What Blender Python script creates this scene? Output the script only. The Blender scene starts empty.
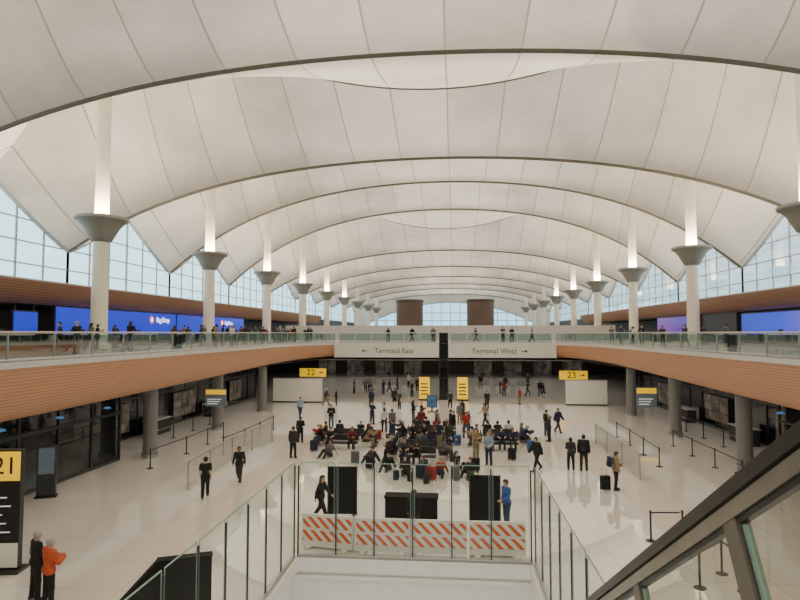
import bpy, bmesh, math, random
import numpy as np
from mathutils import Vector, Matrix
R = math.radians
C = bpy.context.scene.collection
rng = random.Random(7)

# ------------------------------------------------------------------ camera
CAM = Vector((1.1, 0.0, 7.0)); YAW = R(5.14); PIT = R(3.15); F = 600.0
fw = Vector((-math.sin(YAW)*math.cos(PIT), math.cos(YAW)*math.cos(PIT), math.sin(PIT)))
rt = Vector((math.cos(YAW), math.sin(YAW), 0)); up = rt.cross(fw)
cd = bpy.data.cameras.new('camera'); cam = bpy.data.objects.new('camera', cd); C.objects.link(cam)
cam.location = CAM; cam.rotation_euler = (math.pi/2+PIT, 0, YAW)
cd.lens = 27.0; cd.sensor_width = 36.0; cd.clip_end = 1000; cd.clip_start = 0.05
bpy.context.scene.camera = cam
def ray(px, py): return fw + rt*((px-400)/F) + up*((300-py)/F)
def at(px, py, z=0.0):
    d = ray(px, py); t = (z-CAM.z)/d.z; return CAM + d*t
def atY(px, py, Y):
    d = ray(px, py); return CAM + d*(Y/d.y)
def proj(p):
    d = Vector(p)-CAM; z = d.dot(fw); return (400+F*d.dot(rt)/z, 300-F*d.dot(up)/z)

# ------------------------------------------------------------------ materials
def newmat(name):
    m = bpy.data.materials.new(name); m.use_nodes = True
    nt = m.node_tree; return m, nt, nt.nodes, nt.links
def M(name, col, rough=.5, metal=0, var=.10, scale=6, emit=0):
    m, nt, N, L = newmat(name); b = N['Principled BSDF']
    n = N.new('ShaderNodeTexNoise'); n.inputs['Scale'].default_value = scale
    tc = N.new('ShaderNodeTexCoord'); L.new(tc.outputs['Object'], n.inputs['Vector'])
    r = N.new('ShaderNodeValToRGB'); L.new(n.outputs['Fac'], r.inputs['Fac'])
    r.color_ramp.elements[0].position = .3; r.color_ramp.elements[1].position = .7
    r.color_ramp.elements[0].color = tuple(min(1, c*(1-var)) for c in col)+(1,)
    r.color_ramp.elements[1].color = tuple(min(1, c*(1+var)) for c in col)+(1,)
    L.new(r.outputs['Color'], b.inputs['Base Color'])
    b.inputs['Roughness'].default_value = rough; b.inputs['Metallic'].default_value = metal
    if emit:
        L.new(r.outputs['Color'], b.inputs['Emission Color']); b.inputs['Emission Strength'].default_value = emit
    return m
def math_node(N, L, op, a, b=None, c=None):
    n = N.new('ShaderNodeMath'); n.operation = op
    for i, v in enumerate((a, b, c)):
        if v is None: continue
        if isinstance(v, (int, float)): n.inputs[i].default_value = v
        else: L.new(v, n.inputs[i])
    return n.outputs[0]
def screen_grad(name, stops, y0, y1, emit):
    m, nt, N, L = newmat(name); b = N['Principled BSDF']
    tc = N.new('ShaderNodeTexCoord'); s = N.new('ShaderNodeSeparateXYZ'); L.new(tc.outputs['Object'], s.inputs[0])
    mr = N.new('ShaderNodeMapRange'); L.new(s.outputs['Y'], mr.inputs[0]); mr.inputs[1].default_value = y0; mr.inputs[2].default_value = y1
    r = N.new('ShaderNodeValToRGB'); L.new(mr.outputs[0], r.inputs[0]); e = r.color_ramp.elements
    e[0].color = stops[0]+(1,); e[1].color = stops[-1]+(1,)
    for i, c in enumerate(stops[1:-1]):
        x = e.new((i+1)/(len(stops)-1)); x.color = c+(1,)
    L.new(r.outputs[0], b.inputs['Base Color']); L.new(r.outputs[0], b.inputs['Emission Color']); b.inputs['Emission Strength'].default_value = emit; b.inputs['Roughness'].default_value = .3
    return m
def glass(name, tint, refl=.08, rough=.02, k=.5):
    m, nt, N, L = newmat(name); out = N['Material Output']; N.remove(N['Principled BSDF'])
    t = N.new('ShaderNodeBsdfTransparent'); t.inputs['Color'].default_value = tint+(1,)
    g = N.new('ShaderNodeBsdfGlossy'); g.inputs['Roughness'].default_value = rough
    fr = N.new('ShaderNodeLayerWeight'); fr.inputs['Blend'].default_value = .25
    f = math_node(N, L, 'MULTIPLY_ADD', fr.outputs['Fresnel'], k, refl)
    x = N.new('ShaderNodeMixShader'); L.new(f, x.inputs[0]); L.new(t.outputs[0], x.inputs[1]); L.new(g.outputs[0], x.inputs[2])
    L.new(x.outputs[0], out.inputs[0]); return m
def fabric_mat():
    m, nt, N, L = newmat('tent_fabric'); out = N['Material Output']; N.remove(N['Principled BSDF'])
    tc = N.new('ShaderNodeTexCoord'); s = N.new('ShaderNodeSeparateXYZ'); L.new(tc.outputs['Object'], s.inputs[0])
    px = math_node(N, L, 'MULTIPLY_ADD', s.outputs['X'], 1/3.8, .31+20)
    fx = math_node(N, L, 'FRACT', px)
    seam = math_node(N, L, 'LESS_THAN', math_node(N, L, 'ABSOLUTE', math_node(N, L, 'SUBTRACT', fx, .5)), .0135)
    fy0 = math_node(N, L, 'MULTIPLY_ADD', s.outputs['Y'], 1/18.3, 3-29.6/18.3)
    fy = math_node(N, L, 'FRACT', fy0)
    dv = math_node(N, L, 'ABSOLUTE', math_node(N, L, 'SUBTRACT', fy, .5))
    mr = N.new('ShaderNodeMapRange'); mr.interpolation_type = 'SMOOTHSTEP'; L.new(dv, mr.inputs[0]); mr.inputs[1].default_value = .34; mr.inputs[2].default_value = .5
    cell = N.new('ShaderNodeCombineXYZ'); L.new(math_node(N, L, 'FLOOR', math_node(N, L, 'ADD', px, .5)), cell.inputs[0]); L.new(math_node(N, L, 'FLOOR', math_node(N, L, 'MULTIPLY', fy0, 2.0)), cell.inputs[1])
    wn_ = N.new('ShaderNodeTexWhiteNoise'); wn_.noise_dimensions = '3D'; L.new(cell.outputs[0], wn_.inputs['Vector'])
    n = N.new('ShaderNodeTexNoise'); n.inputs['Scale'].default_value = .2; n.inputs['Detail'].default_value = 7; n.inputs['Roughness'].default_value = .65
    L.new(tc.outputs['Object'], n.inputs['Vector'])
    fac = math_node(N, L, 'MULTIPLY_ADD', wn_.outputs['Value'], .22, math_node(N, L, 'MULTIPLY', n.outputs['Fac'], .78))
    r = N.new('ShaderNodeValToRGB'); L.new(fac, r.inputs['Fac'])
    r.color_ramp.elements[0].position = .24; r.color_ramp.elements[1].position = .76
    r.color_ramp.elements[0].color = (.38, .33, .26, 1); r.color_ramp.elements[1].color = (.63, .56, .455, 1)
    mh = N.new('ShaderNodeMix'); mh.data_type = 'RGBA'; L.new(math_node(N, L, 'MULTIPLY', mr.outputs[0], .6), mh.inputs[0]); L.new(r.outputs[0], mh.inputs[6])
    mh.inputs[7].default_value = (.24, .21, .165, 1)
    mx = N.new('ShaderNodeMix'); mx.data_type = 'RGBA'; L.new(math_node(N, L, 'MULTIPLY', seam, .8), mx.inputs[0]); L.new(mh.outputs[2], mx.inputs[6])
    mx.inputs[7].default_value = (.23, .20, .155, 1)
    d = N.new('ShaderNodeBsdfDiffuse'); t = N.new('ShaderNodeBsdfTranslucent')
    L.new(mx.outputs[2], d.inputs[0]); L.new(mx.outputs[2], t.inputs[0])
    x = N.new('ShaderNodeMixShader'); x.inputs[0].default_value = .5
    L.new(d.outputs[0], x.inputs[1]); L.new(t.outputs[0], x.inputs[2]); L.new(x.outputs[0], out.inputs[0]); return m
def floor_mat():
    m, nt, N, L = newmat('polished_terrazzo'); b = N['Principled BSDF']
    tc = N.new('ShaderNodeTexCoord')
    n = N.new('ShaderNodeTexNoise'); n.inputs['Scale'].default_value = 60; L.new(tc.outputs['Object'], n.inputs['Vector'])
    n2 = N.new('ShaderNodeTexNoise'); n2.inputs['Scale'].default_value = .25; L.new(tc.outputs['Object'], n2.inputs['Vector'])
    br = N.new('ShaderNodeTexBrick'); br.offset = 0; L.new(tc.outputs['Object'], br.inputs['Vector'])
    br.inputs['Scale'].default_value = .5; br.inputs['Mortar Size'].default_value = .006
    br.inputs['Brick Width'].default_value = 1; br.inputs['Row Height'].default_value = 1
    br.inputs['Color1'].default_value = (.92, .885, .835, 1); br.inputs['Color2'].default_value = (.86, .825, .775, 1)
    br.inputs['Mortar'].default_value = (.60, .565, .52, 1)
    r = N.new('ShaderNodeValToRGB'); L.new(n.outputs['Fac'], r.inputs[0])
    r.color_ramp.elements[0].color = (.92, .92, .92, 1); r.color_ramp.elements[1].color = (1, 1, 1, 1)
    mx = N.new('ShaderNodeMix'); mx.data_type = 'RGBA'; mx.blend_type = 'MULTIPLY'; mx.inputs[0].default_value = 1
    L.new(br.outputs['Color'], mx.inputs[6]); L.new(r.outputs[0], mx.inputs[7])
    L.new(mx.outputs[2], b.inputs['Base Color'])
    ro = math_node(N, L, 'MULTIPLY_ADD', n2.outputs['Fac'], .04, .008); L.new(ro, b.inputs['Roughness'])
    b.inputs['IOR'].default_value = 3.2
    return m
def slat_mat(name, col, dark, freq, cut=.2):
    m, nt, N, L = newmat(name); b = N['Principled BSDF']
    tc = N.new('ShaderNodeTexCoord'); s = N.new('ShaderNodeSeparateXYZ'); L.new(tc.outputs['Object'], s.inputs[0])
    fz = math_node(N, L, 'FRACT', math_node(N, L, 'MULTIPLY', s.outputs['Z'], freq))
    g = math_node(N, L, 'LESS_THAN', fz, cut)
    n = N.new('ShaderNodeTexNoise'); n.inputs['Scale'].default_value = 1.5
    mp = N.new('ShaderNodeMapping'); mp.inputs['Scale'].default_value = (1, .4, 12); L.new(tc.outputs['Object'], mp.inputs[0]); L.new(mp.outputs[0], n.inputs['Vector'])
    r = N.new('ShaderNodeValToRGB'); L.new(n.outputs['Fac'], r.inputs[0])
    r.color_ramp.elements[0].color = tuple(c*.87 for c in col)+(1,); r.color_ramp.elements[1].color = tuple(min(1, c*1.13) for c in col)+(1,)
    mx = N.new('ShaderNodeMix'); mx.data_type = 'RGBA'; L.new(g, mx.inputs[0]); L.new(r.outputs[0], mx.inputs[6]); mx.inputs[7].default_value = dark+(1,)
    L.new(mx.outputs[2], b.inputs['Base Color']); b.inputs['Roughness'].default_value = .5
    return m
def stripe_mat():
    m, nt, N, L = newmat('barricade_stripes'); b = N['Principled BSDF']
    tc = N.new('ShaderNodeTexCoord'); s = N.new('ShaderNodeSeparateXYZ'); L.new(tc.outputs['Object'], s.inputs[0])
    v = math_node(N, L, 'FRACT', math_node(N, L, 'MULTIPLY', math_node(N, L, 'ADD', s.outputs['X'], s.outputs['Z']), 3.1))
    g = math_node(N, L, 'LESS_THAN', v, .46)
    mx = N.new('ShaderNodeMix'); mx.data_type = 'RGBA'; L.new(g, mx.inputs[0])
    mx.inputs[6].default_value = (.86, .84, .80, 1); mx.inputs[7].default_value = (.82, .12, .02, 1)
    L.new(mx.outputs[2], b.inputs['Base Color']); b.inputs['Roughness'].default_value = .5; return m

FAB = fabric_mat(); FLOOR = floor_mat()
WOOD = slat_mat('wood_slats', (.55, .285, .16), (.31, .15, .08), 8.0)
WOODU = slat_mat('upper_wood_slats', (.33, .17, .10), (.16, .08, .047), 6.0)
STRIPE = stripe_mat()
GLASSC = glass('window_glass', (.72, .91, .96), .06)
GLASSE = glass('end_window_glass', (.46, .70, .82), .06)
GLASSR = glass('railing_glass', (.70, .82, .80), .05, k=.35)
GLASSF = glass('enclosure_glass', (.89, .94, .91), .012, k=.16)
GLASST = glass('tinted_stair_glass', (.70, .73, .67), .06, k=.25)
GEDGE = M('green_glass_edge', (.25, .40, .34), .2)
CABLE = M('valley_cable_sheath', (.15, .135, .105), .6)
SEAMC = M('ridge_cable_sheath', (.13, .12, .10), .6)
WHITE = M('white_paint', (.86, .85, .82), .5, var=.04)
BRIDGE = M('bridge_panel_grey', (.64, .63, .60), .5, var=.04)
PLAST = M('white_plastic', (.84, .82, .78), .5, var=.03)
CREAM = M('mast_paint', (.82, .76, .65), .45, var=.04)
CAPM = M('capital_metal', (.27, .26, .23), .5, .2, var=.06)
GREYW = M('grey_wall', (.50, .49, .47), .6, var=.05)
LGREY = M('light_grey_panel', (.62, .60, .57), .5, var=.04)
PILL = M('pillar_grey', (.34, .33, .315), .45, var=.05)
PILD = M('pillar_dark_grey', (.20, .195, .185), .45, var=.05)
DARK = M('dark_panel', (.018, .018, .021), .4)
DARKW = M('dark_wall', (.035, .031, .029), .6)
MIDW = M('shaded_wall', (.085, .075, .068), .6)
BLACK = M('black_plastic', (.010, .010, .011), .45)
MATBLK = M('matt_black', (.007, .007, .008), .95, var=.02)
STEEL = M('brushed_steel', (.45, .45, .43), .3, .9, var=.05)
ALU = M('pale_aluminium', (.55, .57, .57), .4, .6, var=.05)
BRONZE = M('grey_bronze', (.19, .17, .14), .35, .5, var=.06)
DSTEEL = M('dark_steel', (.06, .066, .066), .4, .6)
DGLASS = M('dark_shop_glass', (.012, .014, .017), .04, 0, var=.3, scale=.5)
BLGREY = M('blue_grey_panel', (.20, .25, .31), .4, var=.05)
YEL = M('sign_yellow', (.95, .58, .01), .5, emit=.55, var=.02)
SBLACK = M('sign_black', (.01, .01, .01), .5)
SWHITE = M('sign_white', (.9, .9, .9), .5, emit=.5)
SLIT = M('screen_lettering', (.95, .95, .95), .5, emit=2.4, var=.01)
BLUE = M('screen_blue', (.006, .022, .50), .3, emit=1.0, var=.08, scale=.2)
PURP = screen_grad('screen_purple', [(.03, .02, .24), (.09, .025, .28), (.16, .04, .26)], -6, 6, 1.0)
INDIGO = screen_grad('screen_violet_blue', [(.16, .10, .55), (.02, .06, .60), (.015, .04, .48)], -6.5, 6.5, 1.0)
TEAL = M('screen_teal', (.03, .16, .36), .3, emit=.8, var=.4, scale=1.2)
DIMB = M('screen_dim_blue', (.04, .10, .20), .3, emit=.4, var=.4, scale=1.5)
SHOPL = M('shop_light', (.12, .095, .075), .4, emit=.22, var=.8, scale=1.6)
OPEN = M('lit_interior', (.14, .12, .095), .5, emit=.22, var=.7, scale=1.1)
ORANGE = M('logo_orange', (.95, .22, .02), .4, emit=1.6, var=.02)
BROWN = M('drum_cladding', (.105, .065, .05), .55, var=.08)
FROST = glass('frosted_partition', (.80, .81, .80), .12, .2, .35)
WBLUE = M('pendant_blue', (.06, .2, .42), .3, emit=.5)
UPHOL = M('bench_upholstery', (.025, .025, .03), .6)
RUBBER = M('rubber', (.015, .015, .015), .7)
BELT = M('queue_belt', (.02, .03, .07), .7)
WFRAME = M('window_frame_metal', (.36, .43, .46), .5)

# ------------------------------------------------------------------ mesh builder
class MB:
    def __init__(s): s.v = []; s.f = []; s.m = []
    def add(s, vs, fs, mi=0):
        n = len(s.v); s.v += [tuple(v) for v in vs]; s.f += [tuple(i+n for i in f) for f in fs]; s.m += [mi]*len(fs); return s
    def box(s, x0, x1, y0, y1, z0, z1, mi=0):
        x0, x1 = min(x0, x1), max(x0, x1)
        v = [(x, y, z) for z in (z0, z1) for y in (y0, y1) for x in (x0, x1)]
        return s.add(v, [(0, 2, 3, 1), (4, 5, 7, 6), (0, 1, 5, 4), (2, 6, 7, 3), (0, 4, 6, 2), (1, 3, 7, 5)], mi)
    def rbox(s, x0, x1, y0, y1, z0, z1, bev=.02, seg=2, mi=0):
        bm = bmesh.new(); bmesh.ops.create_cube(bm, size=1)
        for v in bm.verts: v.co = Vector(((x0+x1)/2+v.co.x*(x1-x0), (y0+y1)/2+v.co.y*(y1-y0), (z0+z1)/2+v.co.z*(z1-z0)))
        bmesh.ops.bevel(bm, geom=bm.edges[:], offset=bev, segments=seg, affect='EDGES', profile=.5)
        bm.verts.index_update(); s.add([v.co.copy() for v in bm.verts], [[v.index for v in f.verts] for f in bm.faces], mi); bm.free(); return s
    def bar(s, a, b, w, h, mi=0, upv=(0, 0, 1)):
        a = Vector(a); b = Vector(b); d = (b-a).normalized(); u = Vector(upv)
        if abs(d.dot(u)) > .98: u = Vector((0, 1, 0))
        x = d.cross(u).normalized(); y = x.cross(d).normalized(); vs = []
        for p in (a, b):
            for i, j in ((-1, -1), (1, -1), (1, 1), (-1, 1)): vs.append(p+x*(w/2*i)+y*(h/2*j))
        return s.add(vs, [(0, 3, 2, 1), (4, 5, 6, 7), (0, 1, 5, 4), (1, 2, 6, 5), (2, 3, 7, 6), (3, 0, 4, 7)], mi)
    def tube(s, pts, r, n=8, mi=0):
        pts = [Vector(p) for p in pts]; rs = r if isinstance(r, (list, tuple)) else [r]*len(pts); vs = []; prev = None
        for i, p in enumerate(pts):
            d = (pts[min(i+1, len(pts)-1)]-pts[max(i-1, 0)]).normalized()
            x = prev if prev is not None else d.orthogonal().normalized()
            x = (x-d*x.dot(d)).normalized(); prev = x; y = d.cross(x)
            for k in range(n):
                a = 2*math.pi*k/n; vs.append(p+x*(math.cos(a)*rs[i])+y*(math.sin(a)*rs[i]))
        fs = [(i*n+k, i*n+(k+1) % n, (i+1)*n+(k+1) % n, (i+1)*n+k) for i in range(len(pts)-1) for k in range(n)]
        fs += [tuple(range(n-1, -1, -1)), tuple(range((len(pts)-1)*n, len(pts)*n))]
        return s.add(vs, fs, mi)
    def lathe(s, prof, n=28, c=(0, 0), mi=0):
        vs = [(c[0]+r*math.cos(2*math.pi*k/n), c[1]+r*math.sin(2*math.pi*k/n), z) for r, z in prof for k in range(n)]
        fs = [(i*n+k, i*n+(k+1) % n, (i+1)*n+(k+1) % n, (i+1)*n+k) for i in range(len(prof)-1) for k in range(n)]
        fs += [tuple(range(n-1, -1, -1)), tuple(range((len(prof)-1)*n, len(prof)*n))]
        return s.add(vs, fs, mi)
    def prism(s, prof, x0, x1, mi=0):
        n = len(prof); vs = [(x0, y, z) for y, z in prof]+[(x1, y, z) for y, z in prof]
        return s.add(vs, [tuple(range(n-1, -1, -1)), tuple(range(n, 2*n))]+[(i, (i+1) % n, (i+1) % n+n, i+n) for i in range(n)], mi)
    def ico(s, c, r, mi=0, sc=(1, 1, 1), sub=1):
        bm = bmesh.new(); bmesh.ops.create_icosphere(bm, subdivisions=sub, radius=r)
        s.add([Vector(c)+Vector((v.co.x*sc[0], v.co.y*sc[1], v.co.z*sc[2])) for v in bm.verts], [[v.index for v in f.verts] for f in bm.faces], mi); bm.free(); return s
    def mesh(s, name, mats, smooth=False):
        me = bpy.data.meshes.new(name); me.from_pydata(s.v, [], s.f)
        for m in (mats if isinstance(mats, (list, tuple)) else [mats]): me.materials.append(m)
        me.polygons.foreach_set('material_index', s.m)
        if smooth:
            me.polygons.foreach_set('use_smooth', [True]*len(me.polygons)); me.set_sharp_from_angle(angle=R(40))
        me.update(); return me
    def obj(s, name, mats, parent=None, smooth=False, loc=None, rot=None):
        o = bpy.data.objects.new(name, s.mesh(name, mats, smooth)); C.objects.link(o); o.parent = parent
        if loc: o.location = loc
        if rot: o.rotation_euler = rot
        return o
def tag(o, label, cat, group=None):
    o['label'] = label; o['category'] = cat
    if group: o['group'] = group
    return o
def thing(name, label, cat, loc=(0, 0, 0), rz=0, group=None):
    o = bpy.data.objects.new(name, None); C.objects.link(o); o.location = loc; o.rotation_euler = (0, 0, rz); o.empty_display_size = .2
    return tag(o, label, cat, group)
def struct(o): o['kind'] = 'structure'; return o
def inst(nm, me, parent, loc=None):
    o = bpy.data.objects.new(nm, me); C.objects.link(o); o.parent = parent
    if loc is not None: o.location = loc
    return o
def dup(root, loc, rz=0, label=None, group=None):
    r = root.copy(); C.objects.link(r); r.location = loc; r.rotation_euler = (0, 0, rz)
    if label: r['label'] = label
    if group: r['group'] = group
    for ch in root.children:
        c = ch.copy(); C.objects.link(c); c.parent = r
        for g in ch.children:
            d = g.copy(); C.objects.link(d); d.parent = c
    return r
def text(name, body, size, m, parent, loc, rot, ax='CENTER'):
    cu = bpy.data.curves.new(name, 'FONT'); cu.body = body; cu.size = size; cu.extrude = .004; cu.align_x = ax; cu.align_y = 'CENTER'
    t = bpy.data.objects.new('tmp', cu); C.objects.link(t)
    me = bpy.data.meshes.new_from_object(t.evaluated_get(bpy.context.evaluated_depsgraph_get()))
    bpy.data.objects.remove(t); me.materials.clear(); me.materials.append(m)
    o = bpy.data.objects.new(name, me); C.objects.link(o); o.parent = parent; o.location = loc; o.rotation_euler = rot; return o
ORD = ['first', 'second', 'third', 'fourth', 'fifth', 'sixth', 'seventh', 'eighth', 'ninth', 'tenth', 'eleventh', 'twelfth', 'thirteenth', 'fourteenth', 'fifteenth', 'sixteenth', 'seventeenth', 'eighteenth', 'nineteenth', 'twentieth']

# ------------------------------------------------------------------ setting: floor, void, decks
DK = 5.94; DE = 14.4; VX0, VX1, VY0, VY1 = -3.8, 3.4, 1.0, 18.7
b = MB()
for (x0, x1, y0, y1) in ((-31.6, VX0, -24.5, 195), (VX1, 31.6, -24.5, 195), (VX0, VX1, VY1, 195), (VX0, VX1, -24.5, VY0)):
    b.box(x0, x1, y0, y1, -.35, 0)
struct(b.obj('floor', FLOOR))
b = MB()
b.box(VX0-.4, VX1+.4, VY1, VY1+.25, -6, -.36); b.box(VX0-.4, VX0-.1, VY0, VY1, -6, -.36)
b.box(VX1+.1, VX1+.4, VY0, VY1, -6, -.36); b.box(VX0-.4, VX1+.4, VY0-.3, VY0, -6, -.36); b.box(VX0-.4, VX1+.4, VY0, VY1, -6.2, -6)
struct(b.obj('wall_void', WHITE))
b = MB(); b.box(VX0-.02, VX1+.02, VY1-.06, VY1-.01, -.36, .05); b.box(VX0, VX0+.06, VY0, VY1, -.36, .05); b.box(VX1-.06, VX1, VY0, VY1, -.36, .05)
b.box(VX0, VX1, VY1-.12, VY1-.02, -.55, -.45)
struct(b.obj('trim_1', WHITE))

path = [(-DE, y) for y in np.linspace(0, 49.5, 21)] + [(-DE+2.8*(1-math.cos(a)), 49.5+14*math.sin(a)) for a in np.linspace(.14, math.pi/2, 13)]
BX = -path[-1][0]
def norms(path):
    out = []
    for i, p in enumerate(path):
        q = Vector(path[min(i+1, len(path)-1)])-Vector(path[max(i-1, 0)]); q.normalize(); out.append((-q.y, q.x))
    out[-1] = (0, 1); return out
PN = norms(path)
def sweep(prof, mirror, taper=False):
    b = MB(); n = len(prof); vs = []
    for (p, q) in zip(path, PN):
        f = 1.08-.36*(max(0, p[1]-20)/43.5)**1.3 if taper else 1
        for d, z in prof:
            x, y = p[0]+q[0]*d, p[1]+q[1]*d; vs.append((-x if mirror else x, y, 5.74-(5.74-z)*f if taper else z))
    fs = [(i*n+k, (i+1)*n+k, (i+1)*n+k+1, i*n+k+1) for i in range(len(path)-1) for k in range(n-1)]
    return b.add(vs, fs)
for s, nm in ((False, 'left'), (True, 'right')):
    struct(sweep([(0.0, 5.76), (.02, 5.45), (.08, 5.05), (.20, 4.6), (.42, 4.2), (.68, 3.98), (.95, 3.9)], s, True).obj('trim_fascia_'+nm, WOOD, smooth=True))
    b = sweep([(.25, 5.74), (-.05, 5.74), (-.05, DK+.02), (.25, DK+.02)], s)
    struct(b.obj('trim_slab_edge_'+nm, LGREY))
    b = MB()
    for z, off in ((DK, .2), (4.12, .8)):
        vs = []
        for (p, q) in zip(path, PN):
            x, y = p[0]+q[0]*off, p[1]+q[1]*off
            y = min(y, 63.5)
            sx = -1 if s else 1; vs += [(sx*x, y, z), (sx*-31.5, y, z)]
        b.add(vs, [(2*i, 2*i+1, 2*i+3, 2*i+2) for i in range(len(path)-1)])
    struct(b.obj('floor_deck_'+nm, PILL))
b = MB(); b.box(-31.5, 31.5, 63.55, 195, 5.3, DK)
struct(b.obj('floor_upper', GREYW))
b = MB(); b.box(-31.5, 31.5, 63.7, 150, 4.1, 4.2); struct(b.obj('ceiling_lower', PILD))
b = MB(); b.box(-BX-.05, -.5, 63.4, 63.6, 4.42, DK+.02); b.box(.5, BX+.05, 63.4, 63.6, 4.42, DK+.02); struct(b.obj('wall_bridge', BRIDGE))
b = MB(); b.box(-24, 24, 88, 88.4, DK, 8.1); struct(b.obj('wall_parapet', GREYW))
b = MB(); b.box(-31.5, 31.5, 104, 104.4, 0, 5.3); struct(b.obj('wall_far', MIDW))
b = MB(); b.box(-31.5, 31.5, -24.9, -24.5, 0, 22); struct(b.obj('wall_back', GREYW))
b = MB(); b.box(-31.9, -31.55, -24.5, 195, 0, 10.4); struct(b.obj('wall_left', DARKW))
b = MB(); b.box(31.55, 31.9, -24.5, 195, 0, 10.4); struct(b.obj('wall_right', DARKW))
b = MB(); b.box(-8, 8, -24, -.8, 5.5, DK); struct(b.obj('floor_landing', GREYW))
for s, nm in ((-1, 'left'), (1, 'right')):
    b = MB(); vs = []
    for y in np.linspace(2, 120, 30):
        for x, z in ((25.6, 10.4), (25.8, 9.8), (26.3, 9.2), (26.9, 8.95)): vs.append((s*x, y, z))
    b.add(vs, [(i*4+k, (i+1)*4+k, (i+1)*4+k+1, i*4+k+1) for i in range(29) for k in range(3)])
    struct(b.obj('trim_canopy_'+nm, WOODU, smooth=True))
    b = MB(); b.box(s*25.6, s*31.5, 2, 120, 10.36, 10.46); struct(b.obj('ceiling_canopy_top_'+nm, LGREY))
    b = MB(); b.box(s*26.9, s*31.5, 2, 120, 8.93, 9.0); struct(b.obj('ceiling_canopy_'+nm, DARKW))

# ------------------------------------------------------------------ tent roof
SP = 18.3; V0 = 29.6; MY0 = V0+SP/2; EX = 31.5; VE = 13.9; RE = 18.4; XP = 1.14
VC = {2: 23.9, 3: 24.6, 4: 21.3, 5: 20.5, 6: 20.2, 7: 20.0, 8: 20.1, 9: 19.6}
RC = {1: 24.2, 2: 26.0, 3: 23.4, 4: 22.4, 5: 22.0, 6: 22.0, 7: 22.0, 8: 22.0}
def zv(x, k):
    u = abs(x)/EX; return VE+(VC.get(k, 21.2)-VE)*(1-.62*u*u-.38*u**4)
def zr(x, k):
    a = abs(x); c = RC.get(k, 23.1)
    if a <= 22.9: return c+.0172*a*a
    s = (a-22.9)/8.6; t = c+9.02; return t-(t-RE)*(1-max(0, 1-s)**1.35)
def expo(x):
    s = max(0, (abs(x)-20)/11.5); return 1.35-(1.35-XP)*min(1, s)
def zedge(Y):
    u = ((Y-V0)/SP) % 1.0; t = 1-abs(2*u-1); return VE+(RE-VE)*t**XP
xs = sorted(set([round(v, 3) for v in np.linspace(-EX, EX, 71)]+[-22.9, 22.9]))
b = MB(); NS = 9; YE = V0+SP*9
for k in range(-3, 9):
    for h in range(2):
        y0 = V0+SP*k+h*SP/2; vs = []
        for j in range(NS+1):
            f = j/NS; t = f if h == 0 else 1-f; y = y0+f*SP/2
            for x in xs: vs.append((x, y, zv(x, k+h)+(zr(x, k)-zv(x, k+h))*t**expo(x)))
        n = len(xs); b.add(vs, [(j*n+i, (j+1)*n+i, (j+1)*n+i+1, j*n+i+1) for j in range(NS) for i in range(n-1)])
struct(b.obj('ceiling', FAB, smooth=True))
tn = 2
for k in range(-1, 10):
    Y = V0+SP*k
    struct(MB().tube([(x, Y, zv(x, k)-.05) for x in np.linspace(-EX, EX, 41)], .13, 8).obj('trim_%d' % tn, CABLE, smooth=True)); tn += 1
for k in range(0, 9):
    Y = V0+SP*(k+.5)
    struct(MB().tube([(x, Y, zr(x, k)-.05) for x in np.linspace(-22.7, 22.7, 41)], .06, 6).obj('trim_%d' % tn, SEAMC, smooth=True)); tn += 1
wn = 1
for k in range(-3, 9):
    ya = V0+SP*k
    for s in (-1, 1):
        g = MB(); vs = []; NN = 16
        for j in range(NN+1):
            y = ya+SP*j/NN; zt = zedge(y) if 0 < j < NN else VE; vs += [(s*EX, y, 10.4), (s*EX, y, zt)]
        g.add(vs, [(2*j, 2*j+2, 2*j+3, 2*j+1) for j in range(NN)])
        w = struct(g.obj('window_%d' % wn, GLASSC)); wn += 1
        fr = MB()
        for j in range(0, 7):
            y = ya+SP*j/6; zt = zedge(y) if 0 < j < 6 else VE
            fr.bar((s*EX, y, 10.4), (s*EX, y, zt), .09 if j % 3 else .15, .16)
        for z in (10.6, 12.3, 14.0, 15.7):
            hw = SP/2 if z < VE else (SP/2)*(1-((z-VE)/(RE-VE))**(1/XP))
            fr.bar((s*EX, ya+SP/2-hw, z), (s*EX, ya+SP/2+hw, z), .14, .09)
        fr.tube([(s*EX, ya+SP*j/16, (zedge(ya+SP*j/16) if 0 < j < 16 else VE)) for j in range(17)], .16, 6)
        fr.obj('window_frame', WFRAME, w)
def ze(x): return max(DK+.05, 16.9-.0095*x*x)
g = MB(); vs = []; g2 = MB(); vs2 = []; NN = 40
for j in range(NN+1):
    x = -EX+2*EX*j/NN; vs += [(x, YE, DK), (x, YE, min(ze(x), zv(x, 9)))]; vs2 += [(x, YE+.02, min(ze(x), zv(x, 9))), (x, YE+.02, zv(x, 9))]
g.add(vs, [(2*j, 2*j+2, 2*j+3, 2*j+1) for j in range(NN)]); g2.add(vs2, [(2*j, 2*j+2, 2*j+3, 2*j+1) for j in range(NN)])
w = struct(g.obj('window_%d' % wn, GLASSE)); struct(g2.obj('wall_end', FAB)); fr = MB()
for x in np.linspace(-30, 30, 21):
    if ze(x) > DK+.3: fr.bar((x, YE, DK), (x, YE, ze(x)), .22, .35)
for z in (8.5, 11, 13.5):
    hw = min(31, math.sqrt((16.9-z)/.0095)); fr.bar((-hw, YE, z), (hw, YE, z), .3, .22)
fr.tube([(x, YE, ze(x)) for x in np.linspace(-EX, EX, 31)], .2, 6)
fr.obj('window_frame', WFRAME, w)

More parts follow.
